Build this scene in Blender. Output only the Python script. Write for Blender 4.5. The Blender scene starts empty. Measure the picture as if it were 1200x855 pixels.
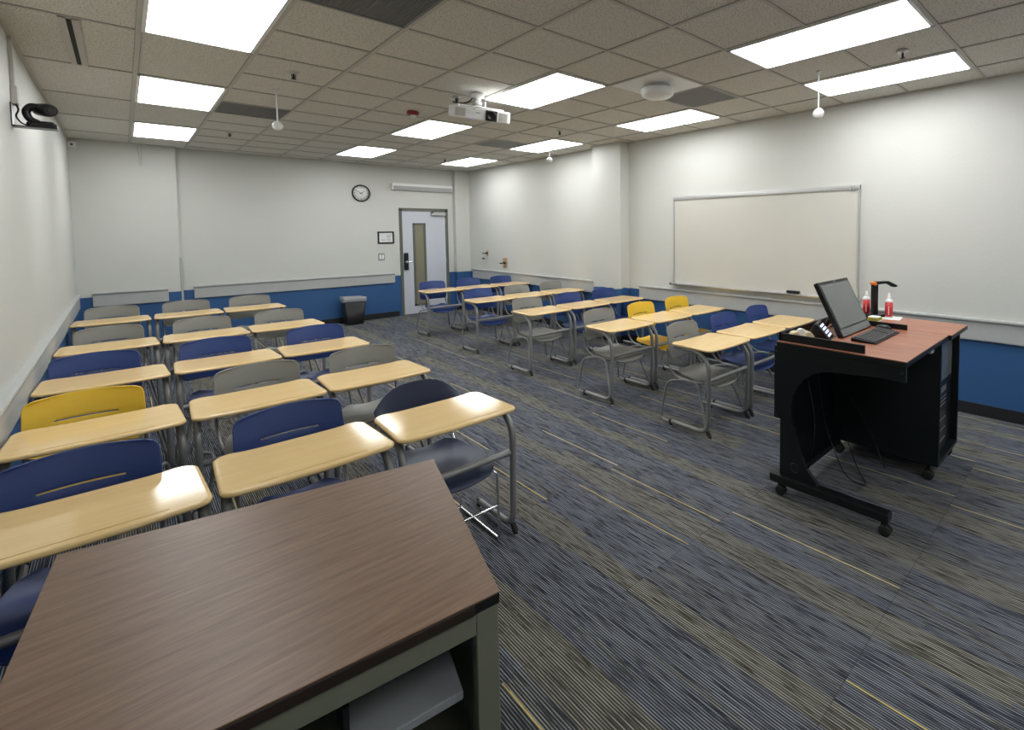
import bpy, bmesh, math, random
from mathutils import Vector, Matrix
random.seed(7)
PI = math.pi
sc = bpy.context.scene
COL = sc.collection

# ------------------------------------------------------------------ camera
CAMZ = 1.72
F, CX, CY = 581.811, 729.858, 301.218
yaw, pit, rol = map(math.radians, (45.1692, -3.1445, -0.4488))
cam = bpy.data.cameras.new('camera')
cam.sensor_fit = 'HORIZONTAL'; cam.sensor_width = 36.0
cam.lens = F / 1200 * 36.0
cam.shift_x = -(CX - 600) / 1200
cam.shift_y = -(427.5 - CY) / 1200
cam.clip_start = 0.02; cam.clip_end = 100
camo = bpy.data.objects.new('camera', cam); COL.objects.link(camo)
fw = Vector((math.sin(yaw) * math.cos(pit), math.cos(yaw) * math.cos(pit), math.sin(pit)))
rt = Vector((math.cos(yaw), -math.sin(yaw), 0)); up = rt.cross(fw)
r2 = rt * math.cos(rol) + up * math.sin(rol); u2 = -rt * math.sin(rol) + up * math.cos(rol)
M = Matrix((r2, u2, -fw)).transposed().to_4x4(); M.translation = Vector((0, 0, CAMZ))
camo.matrix_world = M
sc.camera = camo

# ------------------------------------------------------------------ world, exposure
w = bpy.data.worlds.new('world'); sc.world = w; w.use_nodes = True
w.node_tree.nodes['Background'].inputs[0].default_value = (0.5, 0.55, 0.6, 1)
w.node_tree.nodes['Background'].inputs[1].default_value = 0.05
sc.view_settings.view_transform = 'Standard'
sc.view_settings.look = 'None'
sc.view_settings.exposure = 0.0
sc.view_settings.gamma = 1.0
sc.view_settings.use_curve_mapping = False
LIGHT = 12.5            # radiance of the ceiling panels

# ------------------------------------------------------------------ materials
MATS = {}
def newmat(name):
    m = bpy.data.materials.new(name); m.use_nodes = True
    nt = m.node_tree; b = nt.nodes['Principled BSDF']
    MATS[name] = m
    return m, nt, b
def N(nt, t, **kw):
    n = nt.nodes.new(t)
    for k, v in kw.items(): setattr(n, k, v)
    return n
def lk(nt, a, b): nt.links.new(a, b)
def math_n(nt, op, a, b=None, c=None, clamp=False):
    n = N(nt, 'ShaderNodeMath', operation=op); n.use_clamp = clamp
    for i, v in enumerate((a, b, c)):
        if v is None: continue
        if isinstance(v, (int, float)): n.inputs[i].default_value = v
        else: lk(nt, v, n.inputs[i])
    return n.outputs[0]
def mixc(nt, f, a, b):
    n = N(nt, 'ShaderNodeMix', data_type='RGBA')
    for i, v in ((0, f), (6, a), (7, b)):
        if isinstance(v, (int, float)): n.inputs[i].default_value = v
        elif isinstance(v, tuple): n.inputs[i].default_value = (*v[:3], 1)
        else: lk(nt, v, n.inputs[i])
    return n.outputs[2]
def coords(nt, scale=(1, 1, 1), rot=(0, 0, 0)):
    t = N(nt, 'ShaderNodeTexCoord'); m = N(nt, 'ShaderNodeMapping')
    m.inputs['Scale'].default_value = scale; m.inputs['Rotation'].default_value = rot
    lk(nt, t.outputs['Object'], m.inputs[0]); return m.outputs[0]
def noise(nt, vec, scale, detail=2, rough=.5):
    n = N(nt, 'ShaderNodeTexNoise'); n.inputs['Scale'].default_value = scale
    n.inputs['Detail'].default_value = detail; n.inputs['Roughness'].default_value = rough
    lk(nt, vec, n.inputs['Vector']); return n.outputs['Fac']
def bump(nt, b, h, strength=.3, dist=.002):
    n = N(nt, 'ShaderNodeBump'); n.inputs['Strength'].default_value = strength
    n.inputs['Distance'].default_value = dist
    lk(nt, h, n.inputs['Height']); lk(nt, n.outputs[0], b.inputs['Normal'])
def simple(name, col, rough=.5, metal=0, var=.06, nscale=30, bs=0.0, spec=.5, bd=.001, coat=0):
    m, nt, b = newmat(name)
    v = coords(nt); f = noise(nt, v, nscale, 3)
    c = mixc(nt, f, tuple(x * (1 - var) for x in col), tuple(min(1, x * (1 + var)) for x in col))
    lk(nt, c, b.inputs['Base Color'])
    b.inputs['Roughness'].default_value = rough; b.inputs['Metallic'].default_value = metal
    b.inputs['Specular IOR Level'].default_value = spec
    b.inputs['Coat Weight'].default_value = coat
    if bs: bump(nt, b, noise(nt, v, nscale * 12, 2), bs, bd)
    return m
def emis(name, col, s):
    m, nt, b = newmat(name)
    b.inputs['Base Color'].default_value = (*col, 1)
    b.inputs['Emission Color'].default_value = (*col, 1); b.inputs['Emission Strength'].default_value = s
    return m

def wall_mat(name, wavy=False):
    m, nt, b = newmat(name)
    g = N(nt, 'ShaderNodeNewGeometry'); s = N(nt, 'ShaderNodeSeparateXYZ'); lk(nt, g.outputs['Position'], s.inputs[0])
    z = s.outputs[2]
    if wavy:
        wv = math_n(nt, 'SINE', math_n(nt, 'MULTIPLY_ADD', s.outputs[1], 14.0, 0.6))
        wx = math_n(nt, 'SINE', math_n(nt, 'MULTIPLY_ADD', s.outputs[0], 30.0, 1.6))
        z = math_n(nt, 'ADD', z, math_n(nt, 'MULTIPLY', math_n(nt, 'ADD', wv, wx), .008))
    nz = noise(nt, g.outputs['Position'], 1.2, 2)
    f = math_n(nt, 'GREATER_THAN', z, .83)
    wc = mixc(nt, nz, (.56, .565, .525), (.60, .602, .56))
    bc = mixc(nt, nz, (.022, .085, .225), (.028, .098, .25))
    lk(nt, mixc(nt, f, bc, wc), b.inputs['Base Color'])
    b.inputs['Roughness'].default_value = .55
    bump(nt, b, noise(nt, g.outputs['Position'], 90, 3), .5, .003)
    return m
wall_mat('wall_paint'); wall_mat('column_paint', True)

# ceiling tile: mineral fibre with fine fissures
m, nt, b = newmat('ceiling_tile')
v = coords(nt)
f1 = noise(nt, v, 110, 3, .7); f2 = noise(nt, v, 2.0, 2)
r = N(nt, 'ShaderNodeValToRGB'); lk(nt, f1, r.inputs[0])
r.color_ramp.elements[0].position = .36; r.color_ramp.elements[0].color = (.36, .35, .32, 1)
r.color_ramp.elements[1].position = .5; r.color_ramp.elements[1].color = (.74, .72, .665, 1)
lk(nt, r.outputs[0], b.inputs['Base Color']); b.inputs['Roughness'].default_value = .95
b.inputs['Specular IOR Level'].default_value = .1
bump(nt, b, f1, .5, .003)
simple('tee_paint', (.52, .50, .46), .6)
simple('tee_shadow', (.30, .29, .27), .9)  # dark colour standing in for the shadow line along the tees
simple('fixture_white', (.85, .86, .86), .4)
simple('grille_grey', (.20, .205, .21), .7, nscale=300, var=.25)
simple('grille_light', (.42, .425, .43), .6, nscale=300, var=.15)
simple('slot_black', (.01, .01, .01), .8)

# luminous diffuser
m, nt, b = newmat('diffuser')
v = coords(nt); f = noise(nt, v, 60, 2)
e = N(nt, 'ShaderNodeMath', operation='MULTIPLY_ADD')
b.inputs['Base Color'].default_value = (.8, .82, .84, 1)
b.inputs['Emission Color'].default_value = (.965, .985, 1.0, 1)
b.inputs['Emission Strength'].default_value = LIGHT
bump(nt, b, f, .1, .001)

# carpet planks laid along Y
m, nt, b = newmat('carpet')
g = N(nt, 'ShaderNodeNewGeometry'); s = N(nt, 'ShaderNodeSeparateXYZ'); lk(nt, g.outputs['Position'], s.inputs[0])
X, Y = s.outputs[0], s.outputs[1]
# courses repeat every PW: a narrow beige plank, then two blue / charcoal planks half a plank out of step
PW, PL = .565, .928
ux = math_n(nt, 'DIVIDE', math_n(nt, 'ADD', X, 8 * PW - 1.600), PW)
ki = math_n(nt, 'FLOOR', ux); fx = math_n(nt, 'FRACT', ux)
def ids(row, sub):
    c_ = N(nt, 'ShaderNodeCombineXYZ'); lk(nt, ki, c_.inputs[0]); lk(nt, row, c_.inputs[1])
    if isinstance(sub, (int, float)): c_.inputs[2].default_value = sub
    else: lk(nt, sub, c_.inputs[2])
    w_ = N(nt, 'ShaderNodeTexWhiteNoise', noise_dimensions='3D'); lk(nt, c_.outputs[0], w_.inputs['Vector'])
    q_ = N(nt, 'ShaderNodeSeparateColor'); lk(nt, w_.outputs['Color'], q_.inputs[0]); return q_.outputs
yb = math_n(nt, 'DIVIDE', math_n(nt, 'ADD', Y, 10 * PL - 1.140), PL); rb = math_n(nt, 'FLOOR', yb)
ya = math_n(nt, 'DIVIDE', math_n(nt, 'ADD', Y, 10 * PL - 1.604), PL); ra = math_n(nt, 'FLOOR', ya)
qb = ids(rb, 3.0)
edge = math_n(nt, 'MULTIPLY_ADD', qb[0], .14, .23)
inb = math_n(nt, 'LESS_THAN', fx, edge)
inb = math_n(nt, 'MULTIPLY', inb, math_n(nt, 'GREATER_THAN', fx, math_n(nt, 'MULTIPLY_ADD', qb[1], .10, -.04)))
beig = math_n(nt, 'MULTIPLY', inb, math_n(nt, 'GREATER_THAN', qb[2], .12))
qa = ids(ra, math_n(nt, 'GREATER_THAN', fx, .64))
qy = ids(ra, 7.0)
R2, R3 = qa[1], qa[2]
bv = N(nt, 'ShaderNodeCombineXYZ')
lk(nt, math_n(nt, 'MULTIPLY', X, 22.0), bv.inputs[0]); lk(nt, math_n(nt, 'MULTIPLY', Y, .6), bv.inputs[1]); lk(nt, qa[0], bv.inputs[2])
band = noise(nt, bv.outputs[0], 1.0, 1)
leak = N(nt, 'ShaderNodeMapRange'); lk(nt, band, leak.inputs[0]); leak.inputs[1].default_value = .60; leak.inputs[2].default_value = .72; leak.inputs[4].default_value = .55
beige = N(nt, 'ShaderNodeMath', operation='MAXIMUM'); lk(nt, beig, beige.inputs[0]); lk(nt, leak.outputs[0], beige.inputs[1])
fy = math_n(nt, 'FRACT', ya)
# fine threads
tv = N(nt, 'ShaderNodeCombineXYZ'); lk(nt, math_n(nt, 'MULTIPLY', X, 170.0), tv.inputs[0]); lk(nt, math_n(nt, 'MULTIPLY', Y, 6.5), tv.inputs[1]); lk(nt, R2, tv.inputs[2])
th = noise(nt, tv.outputs[0], 1.0, 3, .6)
tv2 = N(nt, 'ShaderNodeCombineXYZ'); lk(nt, math_n(nt, 'MULTIPLY', X, 30.0), tv2.inputs[0]); lk(nt, math_n(nt, 'MULTIPLY', Y, 2.0), tv2.inputs[1]); lk(nt, R3, tv2.inputs[2])
th2 = noise(nt, tv2.outputs[0], 1.0, 2, .6)
saw = math_n(nt, 'FRACT', math_n(nt, 'DIVIDE', X, .0108))
tri = math_n(nt, 'ABSOLUTE', math_n(nt, 'SUBTRACT', saw, .5))
line = N(nt, 'ShaderNodeMapRange'); lk(nt, tri, line.inputs[0]); line.inputs[1].default_value = .19; line.inputs[2].default_value = .36
amp = N(nt, 'ShaderNodeMapRange'); lk(nt, th, amp.inputs[0]); amp.inputs[1].default_value = .36; amp.inputs[2].default_value = .54
lum = math_n(nt, 'MULTIPLY', line.outputs[0], amp.outputs[0])
blue_d = mixc(nt, R3, (.019, .021, .034), (.026, .027, .030))
grey_v = math_n(nt, 'GREATER_THAN', R2, .55)
blue_l = mixc(nt, grey_v, mixc(nt, th2, (.13, .15, .205), (.36, .38, .41)), mixc(nt, th2, (.135, .145, .165), (.36, .37, .37)))
bei_d = (.040, .037, .028); bei_l = mixc(nt, th2, (.225, .22, .198), (.41, .402, .372))
dk = mixc(nt, beige.outputs[0], blue_d, bei_d); lt = mixc(nt, beige.outputs[0], blue_l, bei_l)
cc = mixc(nt, lum, dk, lt)
# yellow accent yarn, one per plank at a random place
yd = math_n(nt, 'ABSOLUTE', math_n(nt, 'SUBTRACT', fx, math_n(nt, 'MULTIPLY_ADD', qy[1], .55, .38)))
ym = math_n(nt, 'LESS_THAN', yd, .0062)
yr = math_n(nt, 'GREATER_THAN', qy[2], .35)
yp = math_n(nt, 'SUBTRACT', 1.0, beig)
yl = math_n(nt, 'GREATER_THAN', noise(nt, tv.outputs[0], 1.7, 1), .34)
ym = math_n(nt, 'MULTIPLY', math_n(nt, 'MULTIPLY', ym, yr), math_n(nt, 'MULTIPLY', yp, yl))
cc = mixc(nt, ym, cc, (.55, .44, .16))
# butt seams
sy = math_n(nt, 'LESS_THAN', fy, .005)
cc = mixc(nt, math_n(nt, 'MULTIPLY', sy, .35), cc, (.02, .022, .03))
lk(nt, cc, b.inputs['Base Color']); b.inputs['Roughness'].default_value = .95
b.inputs['Specular IOR Level'].default_value = .15
bump(nt, b, lum, .5, .003)

# laminate woods (grain along local X)
def wood(name, c1, c2, rough, along='x', coat=0, fine=1.0, spec=.5, dist=.25):
    m, nt, b = newmat(name)
    sc_ = (1.2, 14, 14) if along == 'x' else (14, 1.2, 14)
    v = coords(nt, sc_)
    n1 = noise(nt, v, 2.2 * fine, 5, .65); v2 = coords(nt, (sc_[0] * 5, sc_[1] * 8, 60)); n2 = noise(nt, v2, 2.0, 2)
    f = math_n(nt, 'ADD', math_n(nt, 'MULTIPLY', n1, .72), math_n(nt, 'MULTIPLY', n2, .28))
    r = N(nt, 'ShaderNodeMapRange'); lk(nt, f, r.inputs[0]); r.inputs[1].default_value = .5 - dist / 2; r.inputs[2].default_value = .5 + dist / 2
    lk(nt, mixc(nt, r.outputs[0], c1, c2), b.inputs['Base Color'])
    b.inputs['Roughness'].default_value = rough; b.inputs['Coat Weight'].default_value = coat
    b.inputs['Specular IOR Level'].default_value = spec
    b.inputs['Coat Roughness'].default_value = .08
    return m
wood('maple', (.72, .50, .225), (.79, .585, .295), .10, spec=.3, dist=.4)
wood('walnut', (.125, .070, .040), (.245, .152, .095), .38, dist=.40, fine=1.8, spec=.32)
wood('cherry', (.25, .085, .045), (.42, .175, .10), .3, along='y')
for nm, c in (('plastic_blue', (.020, .050, .20)), ('plastic_navy', (.012, .022, .06)), ('plastic_grey', (.235, .235, .215)), ('plastic_yellow', (.80, .52, .035))):
    simple(nm, c, .42, var=.04, nscale=40, bs=.15, bd=.0006)
simple('frame_grey', (.25, .25, .245), .36, metal=.25, nscale=60)
simple('chrome', (.75, .75, .76), .12, metal=1)
simple('rubber_black', (.012, .012, .012), .6)
simple('black_laminate', (.006, .009, .010), .38, bs=.3, nscale=60, spec=.35)
simple('black_metal', (.008, .009, .010), .3, spec=.4)
simple('black_plastic', (.009, .009, .010), .35, spec=.3)
simple('rail_grey', (.42, .43, .42), .5, bs=.1)
simple('base_black', (.012, .013, .016), .5)
simple('door_paint', (.55, .575, .63), .45)
simple('frame_olive', (.115, .12, .098), .45)
simple('desk_olive', (.155, .16, .115), .45, bs=.1)
simple('shelf_grey', (.25, .26, .27), .5, bs=.2)
simple('white_plastic', (.78, .78, .76), .35)
simple('white_board', (.575, .565, .505), .16, var=.03, nscale=3)
simple('aluminium', (.55, .55, .54), .35, metal=.7)
simple('red_label', (.55, .02, .025), .35)
simple('red_plastic', (.28, .02, .02), .4)
simple('paper', (.72, .73, .72), .7)
simple('ink_grey', (.22, .22, .22), .7)
simple('ink_black', (.02, .02, .02), .7)
simple('almond', (.62, .53, .33), .45)
simple('tan_plate', (.42, .27, .14), .5)
simple('beige_plate', (.42, .36, .22), .5)
simple('liner_grey', (.30, .30, .31), .25)
simple('orange', (.75, .22, .02), .4)
simple('sponge_green', (.30, .34, .03), .9, bs=.6)
simple('screen_glass', (.14, .15, .145), .12, var=.02)
simple('speaker_fabric', (.02, .02, .022), .9)
simple('keycap', (.035, .036, .038), .5)
simple('dark_brown', (.022, .013, .009), .4)
simple('brass', (.5, .42, .2), .3, metal=1)
emis('key_light', (.75, .8, 1.0), .9)
emis('led_blue', (.25, .2, 1.0), 2.0)
m, nt, b = newmat('door_glass')
b.inputs['Base Color'].default_value = (.30, .285, .20, 1); b.inputs['Roughness'].default_value = .12
b.inputs['Transmission Weight'].default_value = .25
m, nt, b = newmat('globe_glass')
b.inputs['Base Color'].default_value = (.75, .75, .73, 1); b.inputs['Roughness'].default_value = .1

# ------------------------------------------------------------------ mesh helpers
class MB:
    def __init__(s): s.v = []; s.f = []; s.smooth = []
    def add(s, vs, fs, smooth=False, mat=None):
        o = len(s.v)
        s.v += [tuple(mat @ Vector(p)) if mat is not None else tuple(p) for p in vs]
        s.f += [tuple(i + o for i in f) for f in fs]; s.smooth += [smooth] * len(fs); return s
    def box(s, a, b_, mat=None):
        x0, y0, z0 = a; x1, y1, z1 = b_
        return s.add([(x0, y0, z0), (x1, y0, z0), (x1, y1, z0), (x0, y1, z0), (x0, y0, z1), (x1, y0, z1), (x1, y1, z1), (x0, y1, z1)],
                     [(0, 3, 2, 1), (4, 5, 6, 7), (0, 1, 5, 4), (1, 2, 6, 5), (2, 3, 7, 6), (3, 0, 4, 7)], mat=mat)
    def prism(s, poly, axis, a, b_, mat=None):
        """polygon in the two other axes, extruded from a to b_ along axis"""
        def P(p, t):
            return {'x': (t, p[0], p[1]), 'y': (p[0], t, p[1]), 'z': (p[0], p[1], t)}[axis]
        n = len(poly)
        vs = [P(p, a) for p in poly] + [P(p, b_) for p in poly]
        fs = [tuple(range(n))[::-1], tuple(range(n, 2 * n))] + [(i, (i + 1) % n, n + (i + 1) % n, n + i) for i in range(n)]
        return s.add(vs, fs, mat=mat)
    def tube(s, pts, r, seg=10, cap=True, mat=None):
        pts = [Vector(p) for p in pts]; rings = []
        prev = None
        for i, p in enumerate(pts):
            t = (pts[min(i + 1, len(pts) - 1)] - pts[max(i - 1, 0)]).normalized()
            if prev is None:
                a = Vector((0, 0, 1)) if abs(t.z) < .9 else Vector((1, 0, 0))
                u = t.cross(a).normalized()
            else: u = (prev - t * prev.dot(t)).normalized()
            prev = u; v_ = t.cross(u)
            rr = r[i] if isinstance(r, (list, tuple)) else r
            rings.append([p + (u * math.cos(2 * PI * k / seg) + v_ * math.sin(2 * PI * k / seg)) * rr for k in range(seg)])
        vs = [q for R_ in rings for q in R_]
        fs = [(i * seg + k, i * seg + (k + 1) % seg, (i + 1) * seg + (k + 1) % seg, (i + 1) * seg + k) for i in range(len(pts) - 1) for k in range(seg)]
        s.add(vs, fs, True, mat)
        if cap: s.add(rings[0], [tuple(range(seg))[::-1]], mat=mat); s.add(rings[-1], [tuple(range(seg))], mat=mat)
        return s
    def lathe(s, prof, seg=24, c=(0, 0, 0), mat=None, smooth=True):
        vs = []; n = len(prof)
        for (r, z) in prof:
            vs += [(c[0] + r * math.cos(2 * PI * k / seg), c[1] + r * math.sin(2 * PI * k / seg), c[2] + z) for k in range(seg)]
        fs = [(i * seg + k, i * seg + (k + 1) % seg, (i + 1) * seg + (k + 1) % seg, (i + 1) * seg + k) for i in range(n - 1) for k in range(seg)]
        s.add(vs, fs, smooth, mat)
        if prof[0][0] > 1e-5: s.add(vs[:seg], [tuple(range(seg))[::-1]], mat=mat)
        if prof[-1][0] > 1e-5: s.add(vs[-seg:], [tuple(range(seg))], mat=mat)
        return s
    def build(s, name, mat, parent=None, bevel=0, solid=0, weld=False):
        me = bpy.data.meshes.new(name); me.from_pydata(s.v, [], s.f); me.update()
        for p, sm in zip(me.polygons, s.smooth): p.use_smooth = sm
        bm = bmesh.new(); bm.from_mesh(me)
        if weld: bmesh.ops.remove_doubles(bm, verts=bm.verts, dist=1e-5)
        bmesh.ops.recalc_face_normals(bm, faces=bm.faces); bm.to_mesh(me); bm.free()
        for mm in (mat if isinstance(mat, list) else [mat]): me.materials.append(MATS[mm])
        o = bpy.data.objects.new(name, me); COL.objects.link(o)
        if parent is not None: o.parent = parent
        if solid:
            md = o.modifiers.new('s', 'SOLIDIFY'); md.thickness = solid; md.offset = 0
        if bevel:
            md = o.modifiers.new('b', 'BEVEL'); md.width = bevel; md.segments = 2; md.limit_method = 'ANGLE'; md.angle_limit = math.radians(40)
        return o

def fillet(pts, rad, n=6):
    """round the inner corners of a polyline"""
    pts = [Vector(p) for p in pts]; out = [pts[0]]
    for i in range(1, len(pts) - 1):
        a, p, b_ = pts[i - 1], pts[i], pts[i + 1]
        r = rad[i - 1] if isinstance(rad, (list, tuple)) else rad
        da = (a - p); db = (b_ - p); d = min(r, da.length * .49, db.length * .49)
        A = p + da.normalized() * d; B = p + db.normalized() * d
        for k in range(n + 1):
            t = k / n; out.append(A * (1 - t) ** 2 + p * 2 * t * (1 - t) + B * t * t)
    out.append(pts[-1]); return out

def rrect(hw, hd, r, n=5):
    o = []
    for (sx, sy, a0) in ((1, 1, 0), (-1, 1, PI / 2), (-1, -1, PI), (1, -1, 1.5 * PI)):
        for k in range(n + 1):
            a_ = a0 + k / n * PI / 2
            o.append((sx * (hw - r) + r * math.cos(a_), sy * (hd - r) + r * math.sin(a_)))
    return o
def loft(mb, levels, closed_bottom=True, closed_top=False, smooth=True):
    """levels: list of (list of xy, z)"""
    n = len(levels[0][0]); vs = []
    for P, z in levels: vs += [(p[0], p[1], z if not callable(z) else z(*p)) for p in P]
    fs = [(i * n + k, i * n + (k + 1) % n, (i + 1) * n + (k + 1) % n, (i + 1) * n + k) for i in range(len(levels) - 1) for k in range(n)]
    mb.add(vs, fs, smooth)
    if closed_bottom: mb.add(vs[:n], [tuple(range(n))[::-1]])
    if closed_top: mb.add(vs[-n:], [tuple(range(n))])
    return mb

def empty(name, loc=(0, 0, 0), rz=0):
    o = bpy.data.objects.new(name, None); COL.objects.link(o); o.location = loc; o.rotation_euler = (0, 0, rz)
    o.empty_display_size = .1; return o
def tag(o, label, cat, group=None, kind=None):
    o['label'] = label; o['category'] = cat
    if group: o['group'] = group
    if kind: o['kind'] = kind
    return o
def struct(o, label=None):
    o['kind'] = 'structure'
    if label: o['label'] = label
    return o
def text(body, size, mat, parent, loc, rot, name='lettering', ext=.0003, align='CENTER'):
    c = bpy.data.curves.new(name, 'FONT'); c.body = body; c.size = size; c.extrude = ext
    c.align_x = align; c.align_y = 'CENTER'; c.materials.append(MATS[mat])
    tmp = bpy.data.objects.new('tmp', c); COL.objects.link(tmp)
    dg = bpy.context.evaluated_depsgraph_get(); dg.update()
    me = bpy.data.meshes.new_from_object(tmp.evaluated_get(dg)); me.name = name
    bpy.data.objects.remove(tmp)
    o = bpy.data.objects.new(name, me); COL.objects.link(o); o.parent = parent; o.location = loc; o.rotation_euler = rot
    return o

# ------------------------------------------------------------------ room shell
XL, XR, YB, YN, H = -.478, 5.45, 10.33, -2.3, 3.027
T = .12
struct(MB().box((XL - T, YN - T, -.1), (XR + T, YB + T, 0)).build('floor', 'carpet'), 'blue, grey and beige striped carpet planks with yellow yarn lines')
struct(MB().box((XL - T, YN - T, 0), (XL, YB + T, 3.1)).build('wall_left', 'wall_paint'))
struct(MB().box((XR, YN - T, 0), (XR + T, YB + T, 3.1)).build('wall_right', 'wall_paint'))
struct(MB().box((XL, YN - T, 0), (XR, YN, 3.1)).build('wall_front', 'wall_paint'))
# back wall with the door opening
DX0, DX1, DH = 3.975, 4.985, 2.19
bw = MB().box((XL, YB, 0), (DX0, YB + T, 3.1)).box((DX1, YB, 0), (XR, YB + T, 3.1)).box((DX0, YB, DH), (DX1, YB + T, 3.1))
struct(bw.build('wall_back', 'wall_paint'))
struct(MB().box((XL, 10.20, 0), (.615, YB, 3.1)).build('wall_back_projection', 'wall_paint'))
struct(MB().box((5.13, 10.21, 0), (XR, YB, 3.1)).build('wall_corner_chase', 'wall_paint'))
struct(MB().box((5.27, 5.28, 0), (XR, 5.90, 3.1)).build('wall_column', 'column_paint'), 'square column beside the whiteboard wall')
# ceiling
struct(MB().box((XL - T, YN - T, H + .008), (XR + T, YB + T, H + .1)).build('ceiling', 'ceiling_tile'))
GX, GY, S = .132, .871, .61
def px(i): return GX + S * i
def py(j): return GY + S * j
tees = MB(); shadow_strips = MB()
jmin, jmax = -5, 15
for i in range(0, 9):
    x = px(i); wd = .014 if i in (0, 1, 2) else .011
    tees.box((x - wd, YN, H), (x + wd, YB, H + .007))
    shadow_strips.box((x - wd - .0025, YN, H + .0045), (x + wd + .0025, YB, H + .0078))
for j in range(jmin, jmax + 1):
    y = py(j)
    if y < YN or y > YB: continue
    segs = []
    for i in range(-1, 9):
        if j % 2 and i in (-1, 0): continue
        segs.append((max(px(i), XL), min(px(i + 1), XR)))
    for a, b_ in segs:
        tees.box((a, y - .010, H + .0008), (b_, y + .010, H + .007))
        shadow_strips.box((a, y - .0125, H + .0045), (b_, y + .0125, H + .0078))
tees.build('ceiling_grid', 'tee_paint', None)['kind'] = 'structure'
bpy.data.objects['ceiling_grid'].name = 'trim_1'
shadow_strips.build('trim_2', 'tee_shadow', None)['kind'] = 'structure'  # solid dark strips, the tee shadow lines put in as colour
pm = MB()
pm.box((XL, YN, H - .004), (XL + .02, YB, H + .007)); pm.box((XR - .02, YN, H - .004), (XR, YB, H + .007)); pm.box((XL, YB - .02, H - .004), (XR, YB, H + .007))
pm.box((XL, 10.18, H - .004), (.635, 10.20, H + .007)); pm.box((5.25, 5.26, H - .004), (5.27, 5.92, H + .007)); pm.box((5.25, 5.26, H - .004), (XR, 5.28, H + .007))
struct(pm.build('trim_3', 'tee_paint'), 'wall angle of the ceiling grid')

# baseboards
def bb(name, a, b_): struct(MB().box(a, b_).build(name, 'base_black', bevel=.003))
bb('baseboard_left', (XL, YN, 0), (XL + .012, 10.20, .11)); bb('baseboard_right', (XR - .012, YN, 0), (XR, 10.21, .11))
bb('baseboard_back', (.615, YB - .012, 0), (DX0 - .06, YB, .11)); bb('baseboard_back_left', (XL, 10.188, 0), (.627, 10.20, .11))
bb('baseboard_back_right', (5.05, 10.198, 0), (XR, 10.21, .11))
bb('baseboard_column', (5.258, 5.268, 0), (XR, 5.28, .11)); bb('baseboard_column_side', (5.258, 5.268, 0), (5.27, 5.90, .11))

# bumper rails: board with a rounded lip
def rail(name, a, b_, nrm, lab):
    """a,b_: ends (x,y) on wall; nrm: outwards"""
    A = Vector((*a, 0)); B = Vector((*b_, 0)); n = Vector((*nrm, 0))
    prof = [(0, .69), (.022, .69), (.026, .70), (.026, .862), (.040, .866), (.044, .880), (.040, .893), (0, .893)]
    vs = [A + n * d + Vector((0, 0, z)) for d, z in prof] + [B + n * d + Vector((0, 0, z)) for d, z in prof]
    k = len(prof)
    m_ = MB().add(vs, [tuple(range(k)), tuple(range(k, 2 * k))] + [(i, (i + 1) % k, k + (i + 1) % k, k + i) for i in range(k)])
    o = m_.build(name, 'rail_grey', bevel=.002); struct(o, lab)
rail('trim_4', (XL, YN), (XL, 10.10), (1, 0), 'grey bumper rail along left wall')
rail('trim_5', (-.335, 10.20), (.455, 10.20), (0, -1), 'short grey bumper rail on back wall')
rail('trim_6', (.76, YB), (3.84, YB), (0, -1), 'long grey bumper rail on back wall')
rail('trim_7', (XR, 5.93), (XR, 10.08), (-1, 0), 'grey bumper rail between column and corner')
rail('trim_8', (XR, YN), (XR, 5.05), (-1, 0), 'grey bumper rail under the whiteboard')
struct(MB().box((.600, 10.192, .11), (.628, 10.345, 1.345)).build('trim_9', 'rail_grey', bevel=.003), 'grey corner guard')
struct(MB().box((5.118, 10.20, .85), (5.142, YB, 3.02)).build('trim_10', 'wall_paint', bevel=.004), 'thin pipe chase edge right of door')

# ------------------------------------------------------------------ door
dr = MB().box((DX0 + .045, YB + .005, .01), (DX1 - .045, YB + .05, DH - .045))
door = dr.build('door_1', 'door_paint', bevel=.002); struct(door, 'pale grey-blue door with narrow window')
fr = MB().box((DX0 - .012, YB - .015, 0), (DX0 + .045, YB + .08, DH)).box((DX1 - .045, YB - .015, 0), (DX1 + .012, YB + .08, DH)).box((DX0 - .012, YB - .015, DH - .045), (DX1 + .012, YB + .08, DH + .012))
fr.build('door_frame', 'frame_olive', door, bevel=.003)
wf = MB()
wx0, wx1, wz0, wz1 = 4.235, 4.505, .17, 1.895
for a, b_ in (((wx0, wz0), (wx0 + .045, wz1)), ((wx1 - .045, wz0), (wx1, wz1)), ((wx0, wz0), (wx1, wz0 + .045)), ((wx0, wz1 - .045), (wx1, wz1))):
    wf.box((a[0], YB - .010, a[1]), (b_[0], YB + .02, b_[1]))
wfo = wf.build('window_frame', 'frame_olive', door, bevel=.004)
MB().box((wx0 + .04, YB - .002, wz0 + .04), (wx1 - .04, YB + .004, wz1 - .04)).build('pane', 'door_glass', door)
hd = MB().box((4.035, YB - .03, .93), (4.125, YB + .006, 1.285)).build('lock_plate', 'black_plastic', door, bevel=.03)
lv = MB().tube([(4.08, YB - .02, 1.10), (4.08, YB - .075, 1.10), (4.10, YB - .08, 1.10), (4.20, YB - .08, 1.095)], .011)
lv.lathe([(.028, 0), (.03, .004), (.026, .012)], 16, (0, 0, 0), Matrix.Translation((4.08, YB - .03, 1.10)) @ Matrix.Rotation(PI / 2, 4, 'X'))
lv.build('door_handle', 'chrome', door)
cl = MB().box((4.62, YB - .055, 2.055), (4.93, YB + .005, 2.115)).build('door_closer', 'aluminium', door, bevel=.006)
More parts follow.
